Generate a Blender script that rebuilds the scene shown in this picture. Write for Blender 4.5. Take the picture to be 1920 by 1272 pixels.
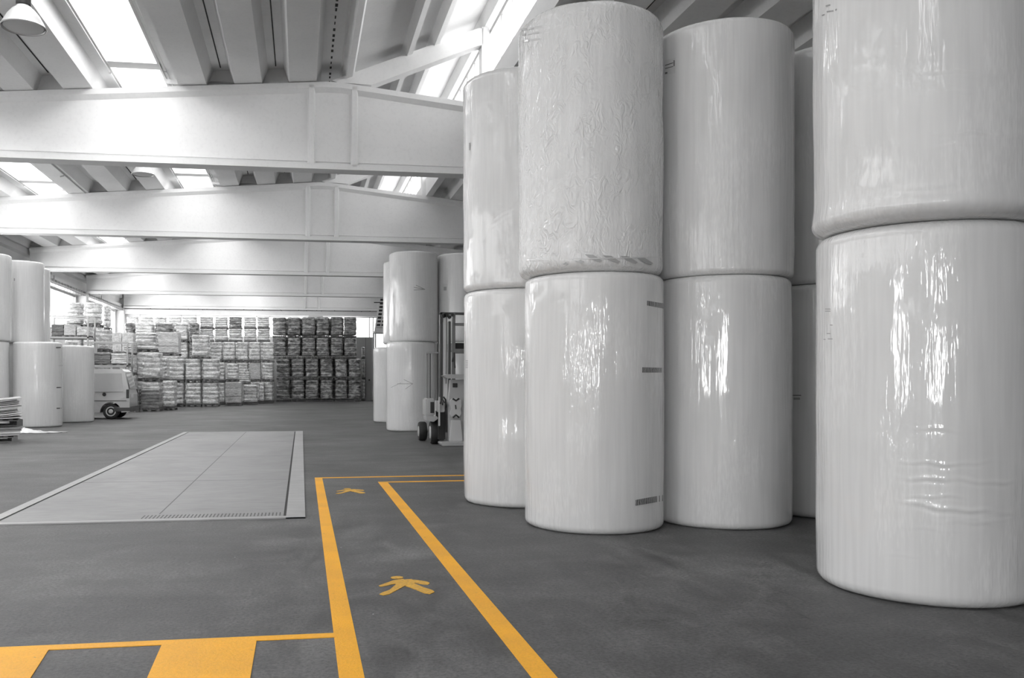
import bpy, bmesh, math, random
from mathutils import Vector, noise
random.seed(7)
C = bpy.context.scene
for o in list(bpy.data.objects): bpy.data.objects.remove(o)
PI = math.pi

# ------------------------------------------------------------ camera
F, CX, HY, CH = 1650.0, 820.0, 712.0, 1.6
YAW = math.atan((CX-565)/F)
cs, sn = math.cos(YAW), math.sin(YAW)
cam = bpy.data.cameras.new('camera'); co = bpy.data.objects.new('camera', cam); C.collection.objects.link(co)
cam.sensor_width = 36; cam.lens = F/1920*36
cam.shift_x = (960-CX)/1920; cam.shift_y = (HY-636)/1920
cam.clip_end = 500
co.location = (0, 0, CH); co.rotation_euler = (PI/2, 0, -YAW); C.camera = co

# ------------------------------------------------------------ world, lights, exposure
C.view_settings.view_transform = 'Standard'; C.view_settings.look = 'None'
C.view_settings.gamma = 1; C.view_settings.exposure = 0.14
wd = bpy.data.worlds.new('sky'); C.world = wd; wd.use_nodes = True
bg = wd.node_tree.nodes['Background']; bg.inputs[0].default_value = (1, 1, 1, 1); bg.inputs[1].default_value = 2.2

def area(name, loc, rot, sx, sy, watts):
    l = bpy.data.lights.new(name, 'AREA'); l.shape = 'RECTANGLE'; l.size = sx; l.size_y = sy; l.energy = watts
    o = bpy.data.objects.new(name, l); C.collection.objects.link(o); o.location = loc; o.rotation_euler = rot
    return o
BEAM_Y = [10.8, 22.1, 33.4, 44.7, 56.0, 67.3]
SKY_X = [-9.22, -3.92]                      # skylight centres
def soff(x):                               # top of the girders = soffit of the ceiling ribs
    return 9.07 - .083*(.8-x) if x < .8 else 9.07 - .105*(x-.8)
BAYS = [(-12.0, -.5)] + [(-.5, 10.8)] + [(BEAM_Y[i], BEAM_Y[i+1]) for i in range(5)]
SKW = 2.9
for a, b in BAYS:                          # daylight in every skylight opening and clerestory
    for x in SKY_X:
        area('skylight_daylight', (x, (a+b)/2, soff(x)+.72), (0, 0, 0), 1.1, b-a-.8, 360 if 5 < a < 20 else 225 if a > 5 else 240)
    area('clerestory_daylight', (5.25, (a+b)/2, 9.95), (0, PI/2, 0), 1.2, b-a-.6, 130 if a > 5 else 100)
    if a > -13: area('side_window_daylight', (-13.9, (a+b)/2, 5.5), (0, -PI/2, 0), 2.2, b-a-1.2, 330 if a > 20 else 90)
area('end_window_daylight', (-4, 68.3, 5.7), (-PI/2, 0, 0), 17, 1.5, 420)
area('loading_door_daylight', (-4.7, -12.45, 2.6), (PI/2, 0, 0), 2.7, 2.6, 440)
area('side_door_daylight', (-13.6, -4.2, 2.5), (0, -PI/2, 0), 2.6, 2.4, 330)

# ------------------------------------------------------------ pixel helpers (photo pixel -> place)
def W(xc, d): return (xc*cs+d*sn, d*cs-xc*sn)
def G(px, py, z=0):
    d = F*(CH-z)/(py-HY); return W((px-CX)/F*d, d)
def YP(px, py, Y):
    r = (px-CX)/F; d = Y/(cs-r*sn); return W(r*d, d)[0], CH+(HY-py)/F*d
def XP(px, py, X):
    r = (px-CX)/F; d = X/(r*cs+sn); return W(r*d, d)[1], CH+(HY-py)/F*d

# ------------------------------------------------------------ materials
def mat(name, col, rough=.5, metal=0, coat=0, coatr=.1, spec=.5):
    m = bpy.data.materials.new(name); m.use_nodes = True
    p = m.node_tree.nodes['Principled BSDF']
    if not isinstance(col, tuple): col = (col, col, col)
    p.inputs['Base Color'].default_value = (*col, 1); p.inputs['Roughness'].default_value = rough
    p.inputs['Metallic'].default_value = metal; p.inputs['Coat Weight'].default_value = coat
    p.inputs['Coat Roughness'].default_value = coatr; p.inputs['Specular IOR Level'].default_value = spec
    return m
class N:
    def __init__(s, m): s.t = m.node_tree; s.p = s.t.nodes['Principled BSDF']
    def new(s, k, **kw):
        n = s.t.nodes.new(k)
        for a, b in kw.items(): setattr(n, a, b)
        return n
    def link(s, a, b): s.t.links.new(a, b)
    def coord(s, scale=(1, 1, 1), kind='Object'):
        tc = s.new('ShaderNodeTexCoord'); mp = s.new('ShaderNodeMapping'); mp.inputs['Scale'].default_value = scale
        s.link(tc.outputs[kind], mp.inputs[0]); return mp.outputs[0]
    def noise(s, vec, scale, detail=4, rough=.55, dist=0):
        n = s.new('ShaderNodeTexNoise'); n.inputs['Scale'].default_value = scale; n.inputs['Detail'].default_value = detail
        n.inputs['Roughness'].default_value = rough; n.inputs['Distortion'].default_value = dist
        s.link(vec, n.inputs['Vector']); return n.outputs['Fac']
    def ramp(s, fac, stops):
        r = s.new('ShaderNodeValToRGB'); e = r.color_ramp.elements
        while len(e) < len(stops): e.new(.5)
        for i, (p, c) in enumerate(stops):
            if not isinstance(c, tuple): c = (c, c, c)
            e[i].position = p; e[i].color = (*c, 1)
        s.link(fac, r.inputs[0]); return r.outputs[0]
    def mix(s, a, b, fac, mode='MIX'):
        m = s.new('ShaderNodeMix', data_type='RGBA', blend_type=mode)
        for v, i in ((fac, 0), (a, 6), (b, 7)):
            if isinstance(v, (int, float)) and i: v = (v, v, v, 1)
            if isinstance(v, tuple): m.inputs[i].default_value = v if len(v) == 4 else (*v, 1)
            elif isinstance(v, (int, float)): m.inputs[i].default_value = v
            else: s.link(v, m.inputs[i])
        return m.outputs[2]
    def math(s, op, a, b=0):
        m = s.new('ShaderNodeMath', operation=op)
        for v, i in ((a, 0), (b, 1)):
            if isinstance(v, (int, float)): m.inputs[i].default_value = v
            else: s.link(v, m.inputs[i])
        return m.outputs[0]
    def bump(s, h, strength, dist, sockets=('Normal',)):
        b = s.new('ShaderNodeBump'); b.inputs['Strength'].default_value = strength; b.inputs['Distance'].default_value = dist
        s.link(h, b.inputs['Height'])
        for k in sockets: s.link(b.outputs[0], s.p.inputs[k])
        return b

def concrete(name, lo, hi, rough=.75):
    m = mat(name, hi, rough); n = N(m); v = n.coord()
    a = n.noise(v, .6, 5); b = n.noise(v, 14, 3)
    c = n.ramp(a, [(.3, lo), (.7, hi)]); k = n.ramp(b, [(.25, .86), (.5, 1.0)])
    n.link(n.mix(c, k, .35, 'MULTIPLY'), n.p.inputs['Base Color']); n.bump(b, .08, .01); return m
M_beam = concrete('white_painted_concrete', .80, .86)
M_rib = concrete('pale_concrete', .60, .67)
M_roof = concrete('ceiling_concrete', .76, .84)
M_wall = concrete('wall_paint', .70, .78)
M_col = concrete('column_paint', .72, .80)
M_joint = mat('dark_joint', .03, .8)
M_alu = mat('aluminium_frame', .45, .45, .4)
M_steel = mat('galvanised_steel', .42, .4, .7)
M_dark = mat('dark_rubber', .018, .65)
M_black = mat('black_metal', .03, .45)

# asphalt floor
M_floor = mat('asphalt', .1, .6); n = N(M_floor); v = n.coord()
a = n.noise(v, .35, 6, .6); b = n.noise(n.coord((1.5, .7, 1)), 2.2, 7, .7, 1.0); c = n.noise(v, 38, 4, .75); vs = n.coord((1, 2.2, 1)); d = n.noise(vs, .8, 5, .6, .5)
base = n.ramp(a, [(.32, .072), (.68, .14)])
base = n.mix(base, n.ramp(b, [(.36, .55), (.62, 1.25)]), .9, 'MULTIPLY')
base = n.mix(base, n.ramp(d, [(.35, .75), (.65, 1.2)]), .7, 'MULTIPLY')
base = n.mix(base, n.ramp(c, [(.34, .45), (.6, 1.3)]), .75, 'MULTIPLY')
vo = n.new('ShaderNodeTexVoronoi'); vo.inputs['Scale'].default_value = 2.3; n.link(n.coord((1, .8, 1)), vo.inputs['Vector'])
sp = n.math('LESS_THAN', vo.outputs['Distance'], .022)
base = n.mix(base, .42, n.math('MULTIPLY', sp, n.math('GREATER_THAN', b, .52)))
n.link(base, n.p.inputs['Base Color'])
n.link(n.ramp(b, [(.3, .48), (.7, .72)]), n.p.inputs['Roughness'])
n.bump(n.math('ADD', n.math('MULTIPLY', c, .7), n.math('MULTIPLY', b, .5)), .35, .012)

def plate(name, lo, hi):
    m = mat(name, hi, .55); n = N(m); v = n.coord(); a = n.noise(v, .5, 6, .6, .8); b = n.noise(n.coord((1, 3, 1)), 3, 5); c = n.noise(v, 60, 2)
    k = n.ramp(a, [(.3, lo), (.7, hi)]); k = n.mix(k, n.ramp(b, [(.3, .82), (.6, 1.06)]), .6, 'MULTIPLY')
    vo = n.new('ShaderNodeTexVoronoi'); vo.inputs['Scale'].default_value = 1.6; n.link(v, vo.inputs['Vector'])
    s = n.math('MULTIPLY', n.math('LESS_THAN', vo.outputs['Distance'], .02), n.math('GREATER_THAN', a, .5))
    k = n.mix(k, .75, s)
    n.link(k, n.p.inputs['Base Color']); n.bump(c, .1, .01); return m
M_deck = plate('weighbridge_steel', .23, .31)
M_curb = plate('weighbridge_concrete', .33, .42)

M_yel = mat('yellow_road_paint', (.86, .40, .02), .55); n = N(M_yel); v = n.coord(kind='Object')
a = n.noise(v, 1.4, 5); c = n.noise(v, 60, 3, .7); b = n.noise(v, 9, 5, .7)
k = n.ramp(a, [(.35, (.82, .39, .02)), (.65, (.96, .455, .006))])
k = n.mix(k, n.ramp(c, [(.25, .62), (.55, 1.08)]), .35, 'MULTIPLY')
k = n.mix((.5, .27, .05), k, n.ramp(b, [(.28, 0), (.36, 1)]))
n.link(k, n.p.inputs['Base Color']); n.bump(c, .3, .01)
M_yel2 = mat('worn_yellow_paint', (.60, .35, .06), .6); n = N(M_yel2); v = n.coord(); c = n.noise(v, 50, 4, .7)
n.link(n.ramp(c, [(.3, (.42, .25, .06)), (.6, (.72, .40, .04))]), n.p.inputs['Base Color'])

# plastic wrapped paper: soft white below a clear, vertically streaked film
def wrap(name, base, streak=.5, crinkle=0.0, cr=.06):
    m = mat(name, base, .5, 0, 1.0, cr); n = N(m)
    oi = n.new('ShaderNodeObjectInfo')
    tc = n.new('ShaderNodeTexCoord'); ad = n.new('ShaderNodeVectorMath', operation='ADD')
    n.link(tc.outputs['Object'], ad.inputs[0])
    mu = n.math('MULTIPLY', oi.outputs['Random'], 17); cb = n.new('ShaderNodeCombineXYZ')
    n.link(mu, cb.inputs[0]); n.link(mu, cb.inputs[2]); n.link(cb.outputs[0], ad.inputs[1])
    def mp(s):
        q = n.new('ShaderNodeMapping'); q.inputs['Scale'].default_value = s; n.link(ad.outputs[0], q.inputs[0]); return q.outputs[0]
    s1 = n.noise(mp((1, 1, .05)), 26, 1.5, .5); s2 = n.noise(mp((1, 1, .16)), 62, 1, .5)
    patch = n.noise(mp((1, 1, .55)), 1.7, 3, .5); soft = n.noise(mp((1, 1, .08)), 7, 3)
    big = n.noise(mp((1, 1, 1)), 1.1, 2)
    pm = n.ramp(patch, [(.38, .12), (.62, 1.0)])
    h = n.math('ADD', n.math('MULTIPLY', s1, .9), n.math('MULTIPLY', s2, .30))
    h = n.math('MULTIPLY', h, pm)
    if crinkle:
        w = n.noise(mp((1, 1, .6)), 11, 2, .5, 1.2); w2 = n.noise(mp((1.5, 1.5, 1)), 3, 2)
        w = n.math('ABSOLUTE', n.math('SUBTRACT', w, .5))
        h = n.math('ADD', h, n.math('MULTIPLY', n.math('MULTIPLY', w, crinkle*4), n.ramp(w2, [(.42, .15), (.62, 1.0)])))
    hb = n.math('ADD', h, n.math('MULTIPLY', soft, .6))
    n.bump(hb, streak, .013, ('Coat Normal',))
    b2 = n.new('ShaderNodeBump'); b2.inputs['Strength'].default_value = .35+crinkle*.3; b2.inputs['Distance'].default_value = .005
    n.link(hb, b2.inputs['Height']); n.link(b2.outputs[0], n.p.inputs['Normal'])
    k = n.ramp(s1, [(.3, base*.95), (.65, base*1.02)])
    k = n.mix(k, n.ramp(big, [(.35, .955), (.6, 1.0)]), .8, 'MULTIPLY')
    k = n.mix(k, n.ramp(n.math('MULTIPLY', s2, pm), [(.40, 1.0), (.62, 1.10)]), .7, 'MULTIPLY')
    n.link(k, n.p.inputs['Base Color'])
    return m
M_wrap = wrap('stretch_wrapped_paper', .70, 1.0)
M_wrapc = wrap('loosely_wrapped_paper', .71, 1.0, 1.6, .08)
M_core = mat('cardboard_core', .35, .8)
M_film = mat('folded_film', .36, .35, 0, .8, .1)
M_print = mat('printed_grey_band', .16, .5, 0, .6, .15); n = N(M_print)
wv = n.new('ShaderNodeTexWave'); wv.inputs['Scale'].default_value = 14; wv.inputs['Distortion'].default_value = 6; n.link(n.coord(), wv.inputs['Vector'])
n.link(n.ramp(wv.outputs['Fac'], [(.35, .10), (.6, .30)]), n.p.inputs['Base Color'])
M_ink = mat('faint_ink', .33, .6, 0, .6, .1)
M_inkd = mat('dark_ink', .10, .6)
M_label = mat('paper_label', .62, .6, 0, .5, .1)

# glass that lets the bright sky through
def glass(name, tr):
    m = bpy.data.materials.new(name); m.use_nodes = True; t = m.node_tree; t.nodes.clear()
    o = t.nodes.new('ShaderNodeOutputMaterial'); mx = t.nodes.new('ShaderNodeMixShader'); a = t.nodes.new('ShaderNodeBsdfTransparent')
    b = t.nodes.new('ShaderNodeBsdfTranslucent'); g = t.nodes.new('ShaderNodeBsdfGlossy'); m2 = t.nodes.new('ShaderNodeMixShader')
    b.inputs[0].default_value = (.9, .9, .9, 1); g.inputs['Roughness'].default_value = .1
    mx.inputs[0].default_value = 1-tr; t.links.new(a.outputs[0], mx.inputs[1]); t.links.new(b.outputs[0], m2.inputs[1]); t.links.new(g.outputs[0], m2.inputs[2])
    m2.inputs[0].default_value = .2; t.links.new(m2.outputs[0], mx.inputs[2]); t.links.new(mx.outputs[0], o.inputs[0]); return m
M_glass = glass('window_glass', .86)
M_sky = glass('frosted_rooflight', .8)

# ------------------------------------------------------------ mesh helpers
class MB:
    def __init__(s): s.v = []; s.f = []
    def quad(s, *p): i = len(s.v); s.v += [tuple(q) for q in p]; s.f.append(tuple(range(i, i+len(p)))); return s
    def box(s, x0, x1, y0, y1, z0, z1):
        i = len(s.v); s.v += [(x, y, z) for z in (z0, z1) for y in (y0, y1) for x in (x0, x1)]
        s.f += [tuple(i+k for k in q) for q in ((0, 2, 3, 1), (4, 5, 7, 6), (0, 1, 5, 4), (2, 6, 7, 3), (0, 4, 6, 2), (1, 3, 7, 5))]; return s
    def prism(s, poly, ax, a0, a1):
        """closed polygon extruded along ax ('x','y','z') from a0 to a1"""
        def P(u, w, t): return {'y': (u, t, w), 'x': (t, u, w), 'z': (u, w, t)}[ax]
        i = len(s.v); k = len(poly)
        s.v += [P(u, w, a0) for u, w in poly]+[P(u, w, a1) for u, w in poly]
        s.f.append(tuple(range(i, i+k))); s.f.append(tuple(range(i+2*k-1, i+k-1, -1)))
        s.f += [(i+j, i+k+j, i+k+(j+1) % k, i+(j+1) % k) for j in range(k)]; return s
    def lathe(s, prof, seg=32, c=(0, 0, 0), ax='z', cap=True):
        i = len(s.v)
        for r, h in prof:
            for j in range(seg):
                t = 2*PI*j/seg; u, w = r*math.cos(t), r*math.sin(t)
                p = {'z': (u, w, h), 'x': (h, u, w), 'y': (u, h, w)}[ax]
                s.v.append((c[0]+p[0], c[1]+p[1], c[2]+p[2]))
        for a in range(len(prof)-1):
            for j in range(seg): s.f.append((i+a*seg+j, i+a*seg+(j+1) % seg, i+(a+1)*seg+(j+1) % seg, i+(a+1)*seg+j))
        if cap:
            s.f.append(tuple(i+j for j in range(seg))[::-1]); e = i+(len(prof)-1)*seg; s.f.append(tuple(e+j for j in range(seg)))
        return s
    def tube(s, pts, r, seg=10):
        pts = [Vector(p) for p in pts]; i = len(s.v)
        for k, p in enumerate(pts):
            d = (pts[min(k+1, len(pts)-1)]-pts[max(k-1, 0)]).normalized()
            a = d.cross(Vector((0, 0, 1)) if abs(d.z) < .9 else Vector((1, 0, 0))).normalized(); b = d.cross(a)
            for j in range(seg):
                t = 2*PI*j/seg; s.v.append(tuple(p+a*r*math.cos(t)+b*r*math.sin(t)))
        for k in range(len(pts)-1):
            for j in range(seg): s.f.append((i+k*seg+j, i+k*seg+(j+1) % seg, i+(k+1)*seg+(j+1) % seg, i+(k+1)*seg+j))
        s.f.append(tuple(i+j for j in range(seg))); s.f.append(tuple(i+(len(pts)-1)*seg+j for j in range(seg))[::-1]); return s
    def build(s, name, m, parent=None, bevel=0, smooth=False, loc=None):
        me = bpy.data.meshes.new(name); me.from_pydata(s.v, [], s.f); me.materials.append(m)
        bm = bmesh.new(); bm.from_mesh(me); bmesh.ops.recalc_face_normals(bm, faces=bm.faces)
        if bevel:
            bmesh.ops.remove_doubles(bm, verts=bm.verts, dist=1e-5)
            es = [e for e in bm.edges if len(e.link_faces) == 2 and e.calc_face_angle(0) > .6]
            bmesh.ops.bevel(bm, geom=es, offset=bevel, segments=2, affect='EDGES', clamp_overlap=True)
        bm.to_mesh(me); bm.free()
        if smooth:
            me.shade_smooth(); me.set_sharp_from_angle(angle=math.radians(38))
        o = bpy.data.objects.new(name, me); C.collection.objects.link(o)
        if parent: o.parent = parent
        if loc: o.location = loc
        return o
def tag(o, label, cat, group=None, kind=None):
    o['label'] = label; o['category'] = cat
    if group: o['group'] = group
    if kind: o['kind'] = kind
    return o
def struct(o, label=None, cat=None):
    o['kind'] = 'structure'
    if label: o['label'] = label; o['category'] = cat
    return o
def thing(name, loc, label, cat, group=None, rz=0):
    o = bpy.data.objects.new(name, None); C.collection.objects.link(o); o.location = loc; o.rotation_euler = (0, 0, rz)
    return tag(o, label, cat, group)
def kids(o, reg={}): return list(o.children)
def copy_tree(o, parent=None):
    c = o.copy(); C.collection.objects.link(c); c.parent = parent
    for ch in kids(o): copy_tree(ch, c)
    return c

# ------------------------------------------------------------ floor
fl = MB().box(-14, 15.6, -12.5, 68, -.3, 0).build('floor', M_floor); struct(fl, 'dark grey worn asphalt warehouse floor', 'floor')

# ------------------------------------------------------------ walls
BW, BH = 4.35, 6.62   # side windows: sill and head
wl = MB(); wl.box(-13.7, -13.4, 8.5, 68, 0, BW); wl.box(-13.7, -13.4, -12.5, -6, 0, BW); wl.box(-13.7, -13.4, -6, -2.4, 4.2, BW); wl.box(-13.7, -13.4, -6, -2.4, 0, .8); wl.box(-13.7, -13.4, -2.4, 8.5, 0, BW)
wl.box(-13.7, -13.4, -12.5, 68, BH, 8.7)
for y in [-.5]+BEAM_Y: wl.box(-13.7, -13.4, y-.45, y+.75, BW, BH)
struct(wl.build('wall_left', M_wall), 'pale left wall under and over the strip windows', 'wall')
struct(MB().box(15.3, 15.6, -12.5, 68, 0, 9).build('wall_right', M_wall), 'pale right wall behind the paper rolls', 'wall')
wb = MB(); wb.box(-13.7, -6.4, -12.8, -12.5, 0, 9.5); wb.box(-3.6, 15.6, -12.8, -12.5, 0, 9.5); wb.box(-6.4, -3.6, -12.8, -12.5, 4.3, 9.5); wb.box(.5, 5, -12.8, -12.5, 9.4, 11)
struct(wb.build('wall_back', M_wall), 'wall behind the viewpoint with an open loading door', 'wall')
YW = 67.75
WT, WBt = 6.42, 4.85
xr0 = YP(700, 640, YW)[0]
wf = MB(); wf.box(-13.7, 15.6, YW, YW+.3, WT, 12.0); wf.box(-13.7, xr0, YW, YW+.3, 0, WBt); wf.box(xr0, 15.6, YW, YW+.3, 0, 3.7)
wf.box(-13.7, YP(262, 600, YW)[0], YW, YW+.3, WBt, WT); wf.box(7.2, 15.6, YW, YW+.3, 3.7, WT)
struct(wf.build('wall_far', M_wall), 'pale far end wall behind the stacked pallets', 'wall')
jj = MB()
for px in (380, 479, 528, 575, 603, 678): x = YP(px, 570, YW)[0]; jj.box(x-.025, x+.025, YW-.01, YW+.05, 6.6, 8.9)
struct(jj.build('trim_1', M_joint), 'dark vertical joints between the far wall panels', 'panel joint')
lt = MB().box(-13.0, 15, YW-.35, YW-.002, 6.42, 6.78).build('trim_2', M_wall); struct(lt, 'pale lintel over the far strip window', 'lintel')
bl = MB()
for i in range(15): x = -11+i*1.35; bl.lathe([(.05, -.42), (.05, -.34)], 10, (x, YW, 6.86), 'y')
struct(bl.build('trim_3', M_black), 'row of dark bolts above the far lintel', 'bolts')
x0, x1 = YP(579, 590, YW-.2)[0], YP(605, 590, YW-.2)[0]
struct(MB().box(x0, x1, YW-.28, YW+.2, 0, 6.42).build('trim_4', M_col), 'white column in the middle of the far strip window', 'column')
# far strip window
wx0, wx1 = YP(262, 600, YW)[0], 7.2
g = MB().box(wx0, wx1, YW+.12, YW+.14, 3.7, WT).build('window_1', M_glass); struct(g, 'bright strip window along the top of the far wall', 'window')
fr = MB().box(wx0, wx1, YW+.05, YW+.2, WT-.06, WT)
x = wx0
for px in (262, 340, 367, 481, 506, 578, 605, 693, 700): x = YP(px, 600, YW)[0]; fr.box(x-.03, x+.03, YW+.05, YW+.2, 3.7 if px > 695 else WBt, WT)
fr.build('window_frame', M_alu, g)
# grey sliding door on the far wall
dx0, dx1 = YP(668, 640, YW)[0], YP(697, 640, YW)[0]
dr = MB().box(dx0, dx1, YW-.08, YW-.01, 0, 4.82).build('door_1', mat('grey_door_paint', .42, .5)); struct(dr, 'tall plain grey door at the right end of the far wall', 'door')
MB().box(dx0+.7, dx0+.72, YW-.09, YW-.075, 0, 4.8).build('door_joint', M_joint, dr); MB().box(dx1-.25, dx1-.15, YW-.14, YW-.07, 1.5, 1.62).build('door_handle', M_black, dr)
# side windows
wi = 2
ys = [-.5]+BEAM_Y
spans = [(-12.5, -.95)]+[(ys[i]+.75, ys[i+1]-.45) for i in range(len(ys)-1)]
for (a, b) in spans:
    g = MB().box(-13.57, -13.55, a, b, BW, BH).build('window_%d' % wi, M_glass)
    struct(g, None); wi += 1
    fr = MB().box(-13.62, -13.42, a, b, BH-.09, BH).box(-13.62, -13.42, a, b, BW, BW+.09)
    k = 5
    for j in range(k+1): y = a+(b-a)*j/k; fr.box(-13.6, -13.5, y-.025, y+.025, BW, BH)
    fr.build('window_frame', M_alu, g)
for i, nm in ((4, 'bright side strip window between the third and fourth bay columns'),): pass
# columns along the left wall
for i, y in enumerate([-.5]+BEAM_Y):
    c = MB().box(-13.4, -12.85, y-.1, y+.45, 0, 6.85).build('trim_%d' % (10+i), M_col, bevel=.03); struct(c, 'white concrete column against the left wall', 'column')
# edge beam and cable tray on the left
e = MB().prism([(-13.4, 6.95), (-13.05, 6.95), (-13.05, 7.15), (-13.2, 7.2), (-13.2, 7.55), (-13.0, 7.62), (-13.0, 7.9), (-13.4, 7.9)], 'y', -12.4, 67.7).build('trim_20', M_rib)
struct(e, 'pale eaves beam along the top of the left wall', 'eaves beam')
jb = MB()
for y in (38.5, 39.8, 49.5, 60.8): jb.box(-13.06, -13.03, y, y+.03, 6.95, 7.16); jb.box(-13.21, -13.18, y, y+.03, 7.18, 7.56)
jb.build('beam_joint', M_joint, e)
for i in range(1, 5):
    a, b = BEAM_Y[i]+.5, BEAM_Y[i+1]-.15
    t = thing('cable_tray', (-13.1, a, 6.66), ['perforated cable tray under the eaves beam, nearest length', 'perforated cable tray over the left window, second length from the camera', 'perforated cable tray over the left window, third length from the camera', 'perforated cable tray over the left window, farthest length'][i-1], 'cable tray', 'cable trays along the left wall')
    MB().box(-.28, .22, 0, b-a, .0, .02).box(.2, .22, 0, b-a, 0, .1).build('tray', M_steel, t)
    br = MB().box(-.26, .18, 0, .08, .02, .24).build('bracket', M_wall, t, loc=(0, .2, 0))
    sl = MB().box(-.2, -.14, 0, .15, -.004, .0).build('slot', M_joint, t, loc=(0, .4, 0))
    for j in range(int((b-a)/.62)):
        if j: c = br.copy(); C.collection.objects.link(c); c.location = (0, .2+j*.62, 0)
        for u in (0, .2, .32):
            if j or u: c = sl.copy(); C.collection.objects.link(c); c.location = (u, .4+j*.62, 0)

# ------------------------------------------------------------ roof
RP = 1.33
def rib_profile(xa, xb, cen, half=.33, side=.14, dep=.40, sf=soff, thick=.72):
    """underside of a ribbed ceiling slab between xa and xb, ribs centred at cen; closed on top"""
    pts = []
    def zz(x, up): return sf(x)+(dep if up else 0)
    prev_up = True
    pts.append((xa, zz(xa, not any(abs(xa-c) < half for c in cen))))
    for c in sorted(cen):
        for x, up in ((c-half-side, True), (c-half, False), (c+half, False), (c+half+side, True)):
            if xa < x < xb: pts.append((x, zz(x, up)))
    pts.append((xb, zz(xb, not any(abs(xb-c) < half for c in cen))))
    top = [(xb, sf(xb)+thick), (xa, sf(xa)+thick)]
    return pts+top
CEN = [.04-RP*k for k in range(11) if k not in (3, 7)]
sec = []
gl = [(x-.60, x+.60) for x in SKY_X]
sec.append((-13.4, gl[0][0])); sec.append((gl[0][1], gl[1][0])); sec.append((gl[1][1], .98))
ce = MB(); jt = MB(); dia = MB()
for a, b in BAYS:
    for xa, xb in sec: ce.prism(rib_profile(xa, xb, [c for c in CEN if xa < c < xb]), 'y', a, b)
    # lantern slope
    def ls(x): return 9.08+(x-.98)*.43
    ce.prism(rib_profile(.98, 4.86, [1.2, 2.72, 3.42, 4.72], .07, .10, .34, ls, .6), 'y', a, b)
    # right slope
    rc = [6.0+RP*k for k in range(7)]
    ce.prism(rib_profile(4.8, 15.3, rc), 'y', a, b)
    ce.box(4.72, 4.96, a, b, soff(4.8)-.02, 9.3)
    for c in CEN+[.1-RP*3.0+RP*0]:
        pass
    for k in range(10):
        x = .04-RP*(k+.5)
        if any(abs(x-s) < .75 for s in SKY_X): continue
        jt.box(x-.013, x+.013, a+.3, b-.02, soff(x)+.385, soff(x)+.41)
    for k in range(7): x = 6.0+RP*(k+.5); jt.box(x-.013, x+.013, a+.3, b-.02, soff(x)+.385, soff(x)+.41)
roof = ce.build('ceiling', M_roof); struct(roof, 'ribbed pale concrete roof of trapezoid ribs with rooflights', 'ceiling')
jt.build('panel_joint', M_joint, roof)
# white edge strips on a few ribs
sp = MB()
for a, b in BAYS:
    for x in (gl[1][1]+.02, gl[1][0]-.07, gl[0][1]+.02, gl[0][0]-.07): sp.box(x, x+.05, a+.1, b, soff(x)+.36, soff(x)+.44)
sp.build('rooflight_kerb', M_beam, roof)
dt = MB()
for a, b in BAYS[2:4]:
    y = a+.2
    while y < b: dt.box(-.985, -.97, y, y+.05, soff(-.98)+.05, soff(-.98)+.09) ; y += .42
    y = a+.1
    while y < b: w_ = random.uniform(.012, .03); dt.box(.73-w_, .73+w_, y, y+.16, soff(.7)+.385, soff(.7)+.402) ; y += random.uniform(.2, .45)
dt.build('fixing_marks', M_joint, roof)
# ends of the recesses where the ribs rest on the girders
for y in BEAM_Y:
    for xa, xb in sec: dia.box(xa+.01, xb-.01, y+.02, y+.40, soff((xa+xb)/2)+.0, soff((xa+xb)/2)+.001)
    for k in range(10):
        x = .04-RP*(k+.5)
        if any(abs(x-s) < .75 for s in SKY_X): continue
        dia.prism([(x-.335, soff(x-.33)), (x+.335, soff(x+.33)), (x+.2, soff(x)+.405), (x-.2, soff(x)+.405)], 'y', y+.20, y+.32)
dia.build('rib_end_diaphragm', M_rib, roof)
# rooflight panes and cross bars
wn = 20
for bi, (a, b) in enumerate(BAYS):
    for si, x in enumerate(SKY_X):
        z = soff(x)+.50
        g = MB().box(x-.6, x+.6, a+.02, b-.02, z, z+.012).build('window_%d' % wn, M_sky); wn += 1; struct(g)
        q = MB().box(x-.62, x+.62, b-.62, b-.20, z-.14, z-.02); q.box(x-.62, x-.57, a, b, z-.16, z); q.box(x+.57, x+.62, a, b, z-.16, z)
        q.build('window_frame', M_rib, g)
    # clerestory glazing
    g = MB().box(4.84, 4.855, a+.02, b-.02, 9.3, 10.62).build('window_%d' % wn, M_glass); wn += 1; struct(g)
    q = MB().box(4.8, 4.88, a, b, 9.27, 9.33).box(4.8, 4.88, a, b, 10.5, 10.62)
    k = 10
    for j in range(1, k): y = a+(b-a)*j/k; q.box(4.81, 4.87, y-.015, y+.015, 9.3, 10.6)
    q.build('window_frame', M_alu, g)
    q = MB().box(4.62, 4.72, a+.4, b-.1, 9.22, 9.34)
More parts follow.
